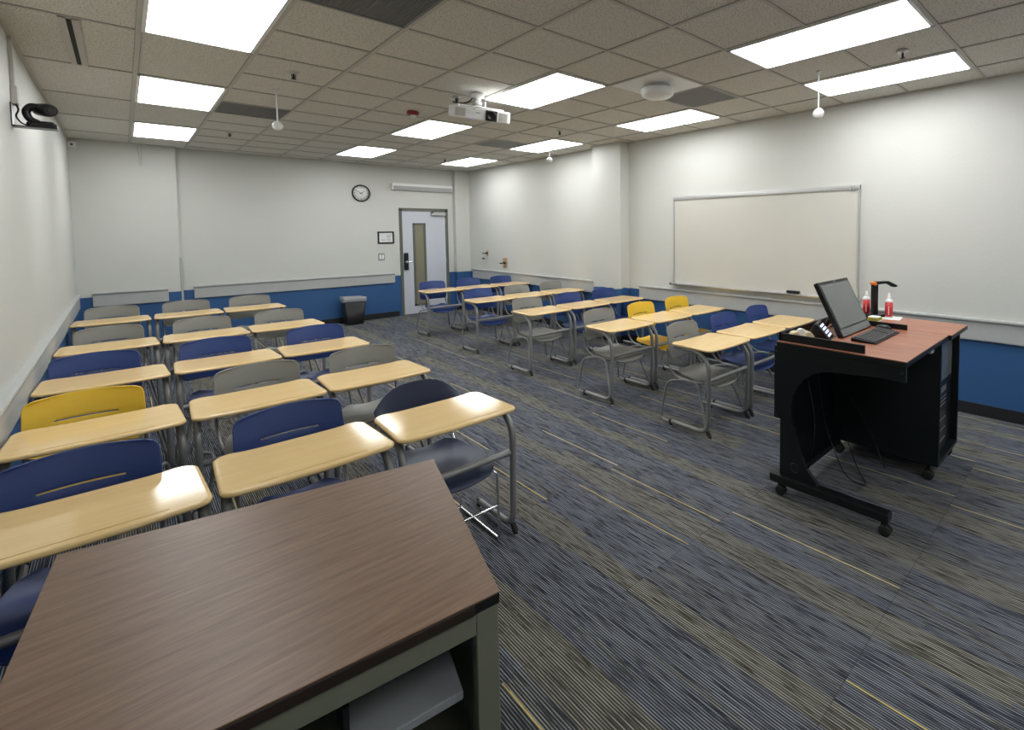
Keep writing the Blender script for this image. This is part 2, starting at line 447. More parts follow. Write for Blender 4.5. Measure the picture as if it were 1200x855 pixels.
MB().box((4.62, YB - .11, 2.125), (4.90, YB - .09, 2.14)).box((4.62, YB - .11, 2.1), (4.645, YB - .03, 2.14)).build('closer_arm', 'frame_olive', door)
hg = MB()
for z_ in (.3, 1.1, 1.95): hg.tube([(DX1 - .045, YB - .004, z_ - .05), (DX1 - .045, YB - .004, z_ + .05)], .007)
hg.build('hinge', 'aluminium', door)

# ------------------------------------------------------------------ ceiling lights
def light_fixture(i, j):
    t = empty('ceiling_light', (px(i) + S / 2, py(j) + S, H))
    a, b_ = S / 2 - .012, S - .012; e = .020
    f_ = MB()
    for q in (((-a, -b_), (-a + e, b_)), ((a - e, -b_), (a, b_)), ((-a, -b_), (a, -b_ + e)), ((-a, b_ - e), (a, b_))):
        f_.box((q[0][0], q[0][1], -.004), (q[1][0], q[1][1], .006))
    f_.build('frame', 'fixture_white', t)
    MB().box((-a + e - .002, -b_ + e - .002, -.001), (a - e + .002, b_ - e + .002, .004)).build('diffuser', 'diffuser', t)
    return t
spots = [
 (0, 4, 'large bright ceiling panel light at the upper left, nearest on the left side'),
 (0, 8, 'ceiling panel light over the left desks, middle of the left-hand line'),
 (0, 12, 'ceiling panel light by the left back corner, last of the left-hand line'),
 (4, 4, 'bright ceiling panel light right beside the white projector'),
 (4, 8, 'ceiling panel light beyond the red alarm, middle of the centre line'),
 (4, 12, 'small-looking ceiling panel light above the wall clock'),
 (5, 0, 'large bright ceiling panel light at the upper right, the nearer of two close together'),
 (7, 0, 'long ceiling panel light beside the right wall, above the right end of the whiteboard'),
 (7, 4, 'ceiling panel light next to the grey return grille near the column'),
 (7, 8, 'ceiling panel light with a hanging globe in front of it, beyond the column'),
 (7, 12, 'ceiling panel light nearest the door in the far right corner'),
 (0, -4, 'ceiling panel light out of view behind, left'), (4, -4, 'ceiling panel light out of view behind, centre'), (7, -4, 'ceiling panel light out of view behind, right')]
for i, j, lab in spots: tag(light_fixture(i, j), lab, 'ceiling light', 'recessed ceiling panel lights')

# grilles
def grille(i, j, lab, mt='grille_grey'):
    t = empty('air_grille', (px(i) + S / 2, py(j) + S / 2, H)); a = S / 2 - .013; f_ = MB()
    for q in (((-a, -a), (-a + .02, a)), ((a - .02, -a), (a, a)), ((-a, -a), (a, -a + .02)), ((-a, a - .02), (a, a))):
        f_.box((q[0][0], q[0][1], -.003), (q[1][0], q[1][1], .006))
    f_.build('frame', mt, t)
    g_ = MB(); g_.box((-a + .015, -a + .015, .003), (a - .015, a - .015, .005))
    for k in range(34):
        u_ = -a + .03 + k * (2 * a - .06) / 33
        g_.box((u_ - .002, -a + .02, -.001), (u_ + .002, a - .02, .004))
    g_.build('perforated_panel', mt, t)
    tag(t, lab, 'air vent', 'ceiling air grilles')
grille(1, 3, 'dark grey square air grille at the top edge, right of the biggest left light')
grille(1, 9, 'dark grey square air grille over the left desks, beside the hanging globe')
grille(6, 3, 'grey square air grille beside the round ceiling dome plate', 'grille_light')
grille(6, 9, 'grey square air grille beyond the projector, near the far right lights', 'grille_light')
t = empty('slot_diffuser', (-.175, py(7), H))
MB().box((-.045, -.60, -.003), (-.012, .60, .007)).box((.012, -.60, -.003), (.045, .60, .007)).box((-.045, -.6, -.003), (.045, -.585, .006)).box((-.045, .585, -.003), (.045, .6, .006)).build('frame', 'tee_paint', t, bevel=.001)
MB().box((-.012, -.585, .002), (.012, .585, .006)).build('slot', 'slot_black', t)
tag(t, 'long thin black-slotted air diffuser in the ceiling along the left wall', 'air vent')

# round dome on white plate
t = empty('ceiling_dome', (px(5) + S / 2, py(3) + S / 2, H)); a = S / 2 - .012
MB().box((-a, -a, -.003), (a, a, .006)).build('mounting_plate', 'fixture_white', t)
MB().lathe([(.115, 0), (.115, -.03), (.10, -.04)], 32).build('collar', 'tee_paint', t)
MB().lathe([(.148, -.036), (.15, -.05), (.145, -.085), (.12, -.105), (.0, -.11)], 32).build('cover', 'white_plastic', t)
tag(t, 'white round unit hanging under a plain white ceiling plate', 'sensor')

# sprinklers
def sprinkler(x, y, lab):
    t = empty('sprinkler', (x, y, H))
    MB().lathe([(.04, .004), (.042, -.002), (.03, -.008), (.012, -.012)], 20).build('escutcheon', 'aluminium', t)
    h_ = MB().tube([(0, 0, -.008), (0, 0, -.045)], .008); h_.tube([(-.016, 0, -.015), (-.012, 0, -.04), (0, 0, -.05)], .003, 6); h_.tube([(.016, 0, -.015), (.012, 0, -.04), (0, 0, -.05)], .003, 6)
    h_.lathe([(.0, -.048), (.02, -.050), (.02, -.053), (0, -.054)], 14)
    h_.build('head', 'black_metal', t)
    tag(t, lab, 'sprinkler', 'ceiling sprinklers')
sprinkler(px(1) + .305, py(6) + .3, 'small dark sprinkler head right of the nearest left light')
sprinkler(px(6) + .35, py(0) + .3, 'small dark sprinkler head between the two close right-hand lights')
sprinkler(px(6) + .32, py(7) + .1, 'small dark sprinkler head left of the light before the column')
sprinkler(px(1) + .3, py(12) + .05, 'small dark sprinkler head near the back wall, beyond the left globe')
sprinkler(px(6) + .37, py(12) + .45, 'small dark sprinkler head by the far corner light above the door')
sprinkler(2.36, 4.62, 'dark drop sprinkler head just left of the projector')

# globes on stems
def globe(x, y, lab, zb):
    t = empty('hanging_globe', (x, y, H))
    MB().lathe([(.022, .002), (.022, -.006), (.006, -.012)], 16).tube([(0, 0, -.005), (0, 0, zb + .04)], .006).build('stem', 'white_plastic', t)
    MB().lathe([(0.001, .045), (.016, .043), (.032, .032), (.043, .012), (.045, 0), (.040, -.02), (.028, -.036), (.012, -.044), (0.001, -.045)], 24, (0, 0, zb)).build('globe', 'globe_glass', t)
    tag(t, lab, 'ceiling microphone', 'small globes hanging on stems')
globe(1.05, 5.5, 'small white globe on a stem hanging over the left desks', -.33)
globe(4.163, 1.81, 'small white globe on a stem hanging in front of the upper right lights', -.345)
globe(4.496, 5.98, 'small white globe on a stem hanging just left of the column', -.276)

# red alarm
t = empty('alarm_sounder', (2.3, 5.51, H))
MB().lathe([(.06, .002), (.065, -.012), (.06, -.03), (.03, -.036)], 24).build('base', 'red_plastic', t)
MB().lathe([(.03, -.03), (.028, -.055), (.012, -.068), (0, -.07)], 20).build('strobe', 'white_plastic', t)
tag(t, 'small dark red round fire alarm with white strobe on the ceiling', 'fire alarm')

# ------------------------------------------------------------------ projector
t = empty('projector', (2.40, 4.25, 2.752))
PR = Matrix.Rotation(math.radians(-22), 4, 'Z') @ Matrix.Rotation(math.radians(3.6), 4, 'Y') @ Matrix.Rotation(math.radians(13), 4, 'X')
def pj(o): o.matrix_local = PR; return o
bd = MB().prism([(-.275, .03), (-.265, .30), (.265, .30), (.275, .0), (.255, -.006), (-.245, -.006)], 'z', .0, .105)
pj(bd.build('body', 'white_plastic', t, bevel=.010))
pj(MB().box((.045, -.014, .004), (.150, .02, .100)).build('lens_surround', 'ink_black', t, bevel=.004))
Lm = MB().lathe([(.042, 0), (.042, .016), (.032, .018), (.029, .006), (0.001, .010)], 28, mat=Matrix.Translation((.097, -.012, .052)) @ Matrix.Rotation(PI / 2, 4, 'X'))
pj(Lm.build('lens', 'black_plastic', t))
for x0, x1 in ((-.225, -.135), (.168, .245)):
    v_ = MB(); v_.box((x0, -.008, .016), (x1, .004, .090))
    for k in range(9): v_.box((x0 + .004, -.0105, .019 + k * .008), (x1 - .004, -.007, .0225 + k * .008))
    pj(v_.build('vent', 'tee_paint', t))
pj(MB().box((-.040, -.0085, .060), (-.002, -.006, .067)).build('marking', 'ink_grey', t))
pj(MB().box((-.07, -.0085, .093), (-.05, -.006, .097)).build('button', 'ink_black', t))
pj(MB().box((-.082, -.0095, .006), (-.074, -.006, .012)).build('indicator', 'led_blue', t))
arm = MB()
for a_ in (-1, 1):
    arm.box((a_ * .20 - .012, .03, .106), (a_ * .20 + .012, .27, .116)); arm.box((min(0, a_ * .2), .09, .112), (max(0, a_ * .2), .115, .122)); arm.box((min(0, a_ * .2), .19, .112), (max(0, a_ * .2), .215, .122))
    arm.lathe([(.014, .104), (.014, .122)], 12, (a_ * .2, .04, 0)); arm.lathe([(.014, .104), (.014, .122)], 12, (a_ * .2, .26, 0))
arm.lathe([(.05, .112), (.05, .125), (.025, .13)], 20, (0, .15, 0))
pj(arm.build('mounting_arms', 'white_plastic', t, bevel=.002))
MB().lathe([(.028, .125), (.03, .165), (.045, .17), (.045, .195), (.03, .20), (.03, .235), (.065, .243), (.065, .275)], 24, (.055, .14, 0)).box((.10, .08, .15), (.115, .2, .20)).build('ceiling_mount', 'white_plastic', t, bevel=.002)
MB().tube(fillet([(-.10, .18, .16), (-.16, .12, .15), (-.19, .16, .17), (-.1, .24, .18), (.0, .2, .2), (.05, .16, .27)], .06), .006, 8).build('cable', 'black_plastic', t)
tag(t, 'white ceiling-mounted projector with a black lens', 'projector')

# ------------------------------------------------------------------ camera on left wall
t = empty('wall_shelf_bracket', (XL, 5.17, 2.436))
MB().box((0, -.05, 0), (.006, .05, .145)).box((0, -.055, -.006), (.20, .055, 0)).build('bracket', 'black_metal', t, bevel=.001)
tag(t, 'small black angle bracket shelf high on the left wall', 'bracket')
t = empty('conference_camera', (XL + .13, 5.17, 2.437))
MB().prism(rrect(.068, .05, .02), 'z', 0, .028).prism(rrect(.055, .042, .02), 'z', .028, .040).build('base', 'black_plastic', t, bevel=.004)
MB().tube(fillet([(-.02, .0, .030), (-.055, .0, .05), (-.072, 0, .10), (-.045, 0, .142), (-.01, 0, .135)], .05), [.022] * 1 + [.021] * 22, 12).build('yoke', 'black_plastic', t)
rotl = Matrix.Translation((.012, 0, .122)) @ Matrix.Rotation(math.radians(30), 4, 'Z') @ Matrix.Rotation(math.radians(100), 4, 'Y') @ Matrix.Rotation(PI, 4, 'X') @ Matrix.Rotation(PI, 4, 'X')
rotl = Matrix.Translation((.012, 0, .122)) @ Matrix.Rotation(math.radians(-55), 4, 'Z') @ Matrix.Rotation(math.radians(97), 4, 'Y')
MB().lathe([(.030, -.062), (.040, -.045), (.043, .0), (.043, .045), (.037, .060)], 24, mat=rotl).build('head', 'black_plastic', t)
MB().lathe([(.024, .060), (.024, .065), (.017, .067), (.013, .060), (0.001, .063)], 20, mat=rotl).build('lens', 'ink_black', t)
tag(t, 'black conference camera on the wall shelf, lens facing the room', 'camera')
t = empty('cable_raceway', (XL, 5.22, 2.6))
MB().box((0, -.02, .10), (.02, .02, .427)).build('channel', 'tee_paint', t, bevel=.003)
MB().box((0, -.04, -.02), (.03, .04, .10)).build('box', 'tee_paint', t, bevel=.004)
MB().tube(fillet([(.02, -.04, -.02), (.035, -.06, -.06), (.015, -.06, -.10), (.04, -.06, -.145), (.06, -.04, -.150)], .03), .005, 8).build('cable', 'black_plastic', t)
tag(t, 'grey cable raceway and box on the left wall above the camera', 'raceway')
t = empty('corner_sensor', (-.435, 10.2, 2.945))
MB().box((-.04, -.045, -.04), (.04, 0, .04)).build('housing', 'white_plastic', t, bevel=.006)
MB().box((-.012, -.048, -.012), (.012, -.044, .012)).build('eye', 'ink_black', t)
tag(t, 'little white box sensor in the upper left back corner', 'sensor')
o = MB().tube(fillet([(.215, 10.185, 3.02), (.225, 10.185, 2.72), (.245, 10.185, 2.72), (.25, 10.185, 3.02)], .015), .004, 6).build('wire_hook', 'rail_grey')
tag(o, 'thin long wire hook hanging from the ceiling at the back wall', 'hook')

# ------------------------------------------------------------------ back wall items
t = empty('wall_clock', (3.263, YB, 2.462)); CR = Matrix.Rotation(PI / 2, 4, 'X')
MB().lathe([(.152, 0), (.163, .01), (.163, .03), (.152, .04), (.143, .036), (.143, .0)], 48, mat=CR).build('rim', 'black_plastic', t)
MB().lathe([(.146, .0), (.146, .012), (0.001, .012)], 48, mat=CR).build('face', 'white_plastic', t)
for k in range(1, 13):
    a_ = PI / 2 - k * PI / 6
    text(str(k), .042, 'ink_black', t, (.115 * math.cos(a_), -.014, .115 * math.sin(a_) * 1.0), (PI / 2, 0, 0), 'numeral')
def hand(ang, L, wd, nm):
    d = Vector((math.sin(ang), 0, math.cos(ang))); n_ = Vector((d.z, 0, -d.x))
    vs = [d * -.03 - n_ * wd, d * -.03 + n_ * wd, d * L + n_ * wd * .6, d * L - n_ * wd * .6]
    m_ = MB(); m_.add([v + Vector((0, -.018, 0)) for v in vs] + [v + Vector((0, -.021, 0)) for v in vs], [(0, 1, 2, 3), (4, 5, 6, 7), (0, 1, 5, 4), (1, 2, 6, 5), (2, 3, 7, 6), (3, 0, 4, 7)])
    m_.build(nm, 'ink_black', t)
hand(math.radians(56), .065, .006, 'hour_hand'); hand(math.radians(298), .10, .004, 'minute_hand')
tag(t, 'round black-rimmed white wall clock with numerals on the back wall', 'clock')

t = empty('wall_lamp_box', (4.47, YB, 2.62))
MB().prism([(-.09, .07), (-.09, .02), (-.065, -.06), (0, -.06), (0, .07)], 'x', -.65, .62).build('housing', 'white_plastic', t, bevel=.006)
MB().prism([(-.094, .018), (-.070, -.055), (-.064, -.055), (-.088, .018)], 'x', -.62, .60).build('lower_panel', 'rail_grey', t)
tag(t, 'long white box fixture on the back wall above the door', 'wall fixture')

t = empty('framed_notice', (3.695, YB, 1.605))
f_ = MB()
for q in (((-.155, -.12), (-.128, .12)), ((.128, -.12), (.155, .12)), ((-.155, -.12), (.155, -.093)), ((-.155, .093), (.155, .12))): f_.box((q[0][0], -.02, q[0][1]), (q[1][0], 0, q[1][1]))
f_.build('frame', 'black_plastic', t, bevel=.003)
MB().box((-.13, -.008, -.095), (.13, -.002, .095)).build('paper', 'paper', t)
q_ = MB()
for k in range(4): q_.box((.02, -.010, .05 - k * .022), (.02 + (.085, .07, .08, .05)[k], -.008, .056 - k * .022))
for k in range(2): q_.box((-.10, -.010, -.045 - k * .018), (-.02, -.008, -.04 - k * .018)); q_.box((.02, -.010, -.045 - k * .018), (.10, -.008, -.04 - k * .018))
q_.build('printing', 'ink_grey', t)
tag(t, 'black-framed printed notice on the wall left of the door', 'notice')

t = empty('light_switch', (3.60, YB, 1.222))
MB().box((-.06, -.008, -.07), (.06, 0, .07)).build('plate', 'ink_grey', t, bevel=.004)
for s_ in (-1, 1): MB().box((s_ * .024 - .018, -.014, -.045), (s_ * .024 + .018, -.006, .045)).build('rocker', 'white_plastic', t, bevel=.003)
tag(t, 'grey double light switch with two white rockers below the notice', 'light switch')

# wastebasket
t = empty('wastebasket', (2.985, 10.08, 0))
loft(MB(), [(rrect(.145, .10, .03), 0), (rrect(.195, .135, .035), .48), (rrect(.185, .125, .03), .48), (rrect(.135, .09, .03), .02)], True, True).build('bin', 'black_plastic', t)
wob = lambda x, y: .525 + .015 * math.sin(x * 22) + .012 * math.sin(y * 30 + 1)
wob2 = lambda x, y: .435 + .018 * math.sin(x * 14 + 2) + .012 * math.sin(y * 30)
loft(MB(), [(rrect(.197, .137, .035), wob2), (rrect(.203, .142, .035), .48), (rrect(.20, .139, .035), wob), (rrect(.18, .12, .03), .47), (rrect(.15, .10, .03), .2)], False).build('bin_liner', 'liner_grey', t, weld=True)
tag(t, 'black rectangular wastebasket with a grey plastic liner by the back wall', 'wastebasket')

# right wall outlets
def outlet(y, z, hw, hh, mat, lab, plug=True):
    t = empty('wall_outlet', (XR, y, z))
    MB().box((-.008, -hw, -hh), (0, hw, hh)).build('plate', mat, t, bevel=.002)
    if plug:
        MB().box((-.045, -.02, -.015), (-.006, .025, .02)).tube([(-.04, .01, 0), (-.08, .03, -.005), (-.10, .05, .0)], .012, 8).build('plug', 'black_plastic', t, bevel=.003)
    tag(t, lab, 'outlet')
outlet(8.78, 1.07, .075, .10, 'tan_plate', 'tan outlet plate with a black plug on the right wall')
outlet(9.46, 1.25, .035, .06, 'beige_plate', 'small beige outlet plate nearest the far right corner')
t = empty('coat_hook', (XR, 9.62, 1.13))
MB().lathe([(.018, 0), (.014, .01), (.012, .03), (.018, .04), (0.001, .045)], 14, mat=Matrix.Rotation(-PI / 2, 4, 'Y')).build('peg', 'black_plastic', t)
tag(t, 'tiny black peg on the right wall left of the beige outlet', 'hook')

# whiteboard
WY0, WY1, WZ0, WZ1 = 1.905, 4.395, .965, 2.17
t = empty('whiteboard', (XR, WY0, WZ0)); LY = WY1 - WY0; LZ = WZ1 - WZ0
MB().box((-.02, .015, .015), (-.002, LY - .015, LZ - .015)).build('board', 'white_board', t)
MB().box((-.028, 0, 0), (0, .02, LZ)).box((-.028, LY - .02, 0), (0, LY, LZ)).box((-.028, 0, 0), (0, LY, .02)).build('frame', 'aluminium', t, bevel=.002)
MB().box((-.034, 0, LZ - .045), (0, LY, LZ)).box((-.038, 0, LZ - .028), (-.03, LY, LZ - .018)).build('map_rail', 'aluminium', t, bevel=.002)
MB().prism([(0, .0), (-.07, -.012), (-.075, .004), (-.07, .004), (0, .014)], 'y', -.02, LY + .02).build('marker_tray', 'aluminium', t, bevel=.001)
for yy in (LY + .02,): MB().box((-.08, yy - .008, -.016), (0, yy + .008, .012)).build('tray_end_cap', 'black_plastic', t, bevel=.003)
for yy in (.06, .09): MB().box((-.05, yy - .006, LZ - .06), (-.03, yy + .006, LZ - .005)).build('map_clip', 'aluminium', t, bevel=.002)
tag(t, 'wide silver-framed whiteboard on the right wall', 'whiteboard')
o = MB().box((-.06, -.075, 0), (-.012, .075, .028)).build('board_eraser', 'black_plastic', bevel=.006); o.location = (XR, 2.62, WZ0 + .013)
tag(o, 'black felt eraser lying on the whiteboard tray', 'eraser')

# ------------------------------------------------------------------ combination desks
def smooth_outline(hw, y0, y1, rn, rf, n=7):
    """desktop outline: near edge y0 slightly bowed, far edge recessed between corner lobes"""
    P = []
    def arc(cx_, cy_, r, a0, a1):
        for k in range(n + 1):
            a_ = a0 + (a1 - a0) * k / n; P.append((cx_ + r * math.cos(a_), cy_ + r * math.sin(a_)))
    for k in range(9):
        u_ = -1 + 2 * k / 8; x = u_ * (hw - rn - .02); P.append((x, y0 - .014 * (1 - u_ * u_)))
    arc(hw - rn, y0 + rn, rn, -PI / 2, 0)
    arc(hw - rf - .012, y1 - rf, rf, 0, PI / 2)
    for k in range(13):
        u_ = 1 - 2 * k / 12; x = u_ * (hw - rf - .03)
        P.append((x, y1 - .016 * (1 - u_ ** 6)))
    arc(-hw + rf + .012, y1 - rf, rf, PI / 2, PI)
    arc(-hw + rn, y0 + rn, rn, PI, 1.5 * PI)
    return P
def inset(P, d):
    n = len(P); o = []
    for i in range(n):
        a_, b_, c_ = Vector(P[i - 1]), Vector(P[i]), Vector(P[(i + 1) % n])
        t1 = (b_ - a_); t2 = (c_ - b_)
        t1 = t1.normalized() if t1.length > 1e-6 else t2.normalized(); t2 = t2.normalized() if t2.length > 1e-6 else t1
        nn = Vector((-(t1 + t2).y, (t1 + t2).x)); nn = nn.normalized() if nn.length > 1e-6 else Vector((-t1.y, t1.x))
        o.append(tuple(b_ + nn * d))
    return o
TOPZ = .738
def desktop(parent):
    P = smooth_outline(.322, 0.0, .445, .055, .06)
    L = [(inset(P, .012), TOPZ - .020), (inset(P, .002), TOPZ - .018), (P, TOPZ - .011), (inset(P, .003), TOPZ - .004), (inset(P, .009), TOPZ - .0005), (inset(P, .014), TOPZ),
         (inset(P, .030), TOPZ), (inset(P, .033), TOPZ - .0015), (inset(P, .037), TOPZ - .0015), (inset(P, .040), TOPZ)]
    L = L[:6]
    m_ = loft(MB(), L, True, True)
    # pencil groove near the front edge
    o = m_.build('desktop', 'maple', parent)
    g_ = MB().box((-.20, .028, TOPZ - .001), (.20, .035, TOPZ + .0018)).build('pencil_lip', 'maple', o, bevel=.0012)
    return o
def shell(parent, name, mat, fn, us, vs_, holes=(), th=.008):
    V = []; F_ = []
    for v in vs_:
        for u_ in us: V.append(fn(u_, v))
    nu = len(us)
    for j in range(len(vs_) - 1):
        for i in range(nu - 1):
            um = (us[i] + us[i + 1]) / 2; vm = (vs_[j] + vs_[j + 1]) / 2
            if any(a <= um <= b_ and c <= vm <= d for a, b_, c, d in holes): continue
            F_.append((j * nu + i, j * nu + i + 1, (j + 1) * nu + i + 1, (j + 1) * nu + i))
    m_ = MB().add(V, F_, True); o = m_.build(name, mat, parent)
    md = o.modifiers.new('s', 'SOLIDIFY'); md.thickness = th; md.offset = 0
    md = o.modifiers.new('b', 'BEVEL'); md.width = th * .35; md.segments = 2; md.limit_method = 'ANGLE'; md.angle_limit = math.radians(50)
    return o
US = [-1, -.97, -.9, -.8, -.68, -.53, -.35, -.18, 0, .18, .35, .53, .68, .8, .9, .97, 1]
def backrest(parent, mat, y0=.50):
    VS = [0, .03, .08, .16, .28, .42,   .555, .578, .62, .70, .78, .86, .93, .97, 1.0]
    zb, zt, W = .560, .850, .234
    def fn(u_, v):
        z = zb + (zt - zb) * v
        w_ = W * (1 - .03 * v)
        r = .042
        d_top = (1 - v) * (zt - zb); d_bot = v * (zt - zb)
        if d_top < r: w_ -= r - math.sqrt(max(0, r * r - (r - d_top) ** 2))
        rb = .06
        if d_bot < rb: w_ -= (rb - math.sqrt(max(0, rb * rb - (rb - d_bot) ** 2))) * .8
        z += .012 * (1 - u_ * u_) * v - .006 * (1 - u_ * u_) * (1 - v)
        y = y0 + .035 + .055 * v - .045 * u_ * u_ + .03 * (v - .5) ** 2
        return (u_ * w_, y, z)
    return shell(parent, 'backrest', mat, fn, US, VS, [(-.53, .53, .555, .578)], .008)
def seat(parent, mat, y0=.04, y1=.50):
    VS = [0, .03, .08, .16, .28, .42, .58, .72, .84, .93, 1.0]
    def fn(u_, v):
        y = y0 + (y1 - y0) * v
        w_ = .205 + .03 * math.sin(PI * min(1, v * 1.1)) - .02 * v
        rf = .16
        if v < rf: w_ -= .05 * (1 - math.sqrt(max(0, 1 - (1 - v / rf) ** 2)))
        if v > .84: w_ -= .06 * (1 - math.sqrt(max(0, 1 - ((v - .84) / .16) ** 2)))
        z = .432 - .045 * max(0, 1 - v / .22) ** 2 + .022 * max(0, (v - .7) / .3) ** 2
        z += .018 * u_ * u_ * (.3 + .7 * v) - .008 * (1 - u_ * u_)
        y += .012 * (u_ * u_) * (1 if v < .5 else -1.5)
        return (u_ * w_, y, z)
    return shell(parent, 'seat', mat, fn, US, VS, (), .010)
def glide(parent, x, y, rake=0):
    m_ = MB().tube([(x, y + .006, .060), (x, y - rake, .020)], .0175, 10); m_.tube([(x, y - rake, .024), (x, y - rake - .001, 0.008)], .013, 10)
    o = m_.build('foot_glide', 'rubber_black', parent)
    MB().lathe([(.014, 0), (.015, .005), (.010, .009)], 12, (x, y - rake, .0)).build('glide_tip', 'chrome', o)
def side_frame(parent, s_):
    x = s_ * .300
    p = fillet([(x * .93, .40, TOPZ - .034), (x, .030, TOPZ - .038), (x, .045, .042), (x, .43, .044)], [.19, .10], 10)
    p = [p[0]] + p[1:]
    return MB().tube(p, .018, 14).build('side_frame', 'frame_grey', parent)
def combo(mat):
    t = empty('combination_desk')
    desktop(t); seat(t, mat); backrest(t, mat)
    for s_ in (-1, 1):
        side_frame(t, s_); x = s_ * .300
        # chair sled leg: floor -> up -> under the seat -> down in front
        xi = s_ * .236
        p = fillet([(x, .40, .036), (x, .555, .036), (xi * 1.06, .52, .375), (xi * .9, .34, .412), (xi * .95, .20, .408), (x * .985, .070, .08)], [.05, .07, .06, .05])
        MB().tube(p, .0095, 10).build('chair_leg', 'frame_grey', t)
        p = fillet([(xi * .86, .16, .412), (s_ * .215, .43, .410), (s_ * .226, .525, .49), (s_ * .226, .535, .66)], [.10, .08])
        MB().tube(p, .0095, 10).build('back_tube', 'frame_grey', t)
        MB().tube([(x, .425, .044), (x, .445, .043)], .021, 12).build('collar', 'rubber_black', t)
        glide(t, x, .045, .02); glide(t, x, .435, 0)
    MB().tube([(-.300, .043, .475), (.300, .043, .475)], .0175, 12).build('crossbar', 'frame_grey', t)
    br = MB()
    for y_ in (.10, .30): br.box((-.29, y_ - .012, TOPZ - .028), (.29, y_ + .012, TOPZ - .0195))
    br.build('top_bracket', 'black_metal', t)
    return t
protos = {}
def copy_thing(o, parent=None):
    c = o.copy(); COL.objects.link(c)
    if parent is not None: c.parent = parent
    for ch in o.children: copy_thing(ch, c)
    return c
PM = {'b': 'plastic_blue', 'g': 'plastic_grey', 'y': 'plastic_yellow'}
CN = {'b': 'blue', 'g': 'grey', 'y': 'yellow'}
def place(kind, x, y, lab, group, dx=0):
    if kind not in protos: o = protos[kind] = combo(PM[kind])
    else: o = copy_thing(protos[kind])
    o.location = (x, y, 0); tag(o, lab, 'desk', group)
    for ch in o.children:
        if ch.name.split('.')[0] in ('seat', 'backrest', 'back_tube'): ch.location.x = dx      # the shell sits a little off centre
    return o
rowsL = [(2.335, 'bbX', 'first row, nearest the camera'), (3.42, 'ygg', 'second row'), (4.66, 'bbb', 'third row'), (6.06, 'ggg', 'fourth row'), (7.88, 'ggg', 'last row by the back wall')]
SHIFT = {('fi', 'wall'): -.03, ('fi', 'ddle'): .01, ('se', 'wall'): -.055, ('se', 'ddle'): .05, ('se', 'isle'): .03, ('th', 'wall'): -.05, ('th', 'ddle'): -.035, ('th', 'isle'): .02}
colL = [(-.125, 'against the left wall'), (.537, 'in the middle'), (1.195, 'on the aisle')]
for (y, ks, rn) in rowsL:
    for k, (x, cn) in zip(ks, colL):
        if k == 'X': continue
        place(k, x, y, '%s-chair desk, left block, %s, %s' % (CN[k], rn, cn), 'combination desks of the left block', SHIFT.get((rn[:2], cn[-4:]), 0))
rowsR = [(2.285, 'gbb', 'first row, beside the black lectern'), (3.43, 'gyy', 'second row'), (4.81, 'gbb', 'third row'), (6.22, 'bgg', 'fourth row'), (7.83, 'bbb', 'last row by the door')]
xR = [3.62, 3.62, 3.63, 3.72, 3.74]
colR = ['on the aisle', 'in the middle', 'nearest the right wall']
for r_, ((y, ks, rn), x0) in enumerate(zip(rowsR, xR)):
    for i, k in enumerate(ks):
        place(k, x0 + .672 * i, y, '%s-chair desk, right block, %s, %s' % (CN[k], rn, colR[i]), 'combination desks of the right block')

# odd desk without its chair + separate chair
t = empty('student_desk', (1.195, 2.335, 0))
desktop(t)
for s_ in (-1, 1):
    x = s_ * .300; side_frame(t, s_); glide(t, x, .045, .02); glide(t, x, .425, 0)
MB().tube([(-.300, .043, .478), (.300, .043, .478)], .0175, 12).build('crossbar', 'frame_grey', t)
MB().box((-.29, .088, TOPZ - .028), (.29, .112, TOPZ - .0195)).box((-.29, .288, TOPZ - .028), (.29, .312, TOPZ - .0195)).build('top_bracket', 'black_metal', t)
tag(t, 'maple-topped desk without its own seat, left block, nearest the aisle and the brown desk', 'desk')
t = empty('stacking_chair', (1.195, 2.335, 0))
def oval_back(u_, v):
    zb, zt = .60, .822
    w_ = .252 * (1 - .02 * v)
    z0 = zb + .05 * abs(u_) ** 3; z1 = zt - .115 * abs(u_) ** 3.2
    z = z0 + (z1 - z0) * v
    return (u_ * w_, .585 + .05 * v - .05 * u_ * u_, z)
shell(t, 'backrest', 'plastic_navy', oval_back, US, [0, .1, .2, .3, .4, .5, .6, .7, .8, .87, .92, .96, .985, .998], (), .012)
seat(t, 'plastic_navy', .03, .53)
for s_ in (-1, 1):
    x = s_ * .208
    p = fillet([(x * .9, .07, .395), (x, .055, .38), (x, .045, .012), (x, .49, .012), (x, .53, .40), (s_ * .21, .60, .47), (s_ * .19, .625, .68)], [.02, .02, .02, .05, .05])
    MB().tube(p, .0075, 10).build('leg', 'chrome', t)
    MB().tube([(x * .9, .08, .400), (x * .9, .50, .402)], .0075, 8).build('seat_rail', 'chrome', t)
MB().tube([(-.208, .048, .20), (.208, .048, .20)], .006, 8).build('stretcher', 'chrome', t)
MB().tube([(-.208, .49, .012), (.208, .49, .012)], .006, 8).build('floor_bar', 'chrome', t)
tag(t, 'dark navy chair with an oval back and thin chrome legs, behind the aisle desk', 'chair')

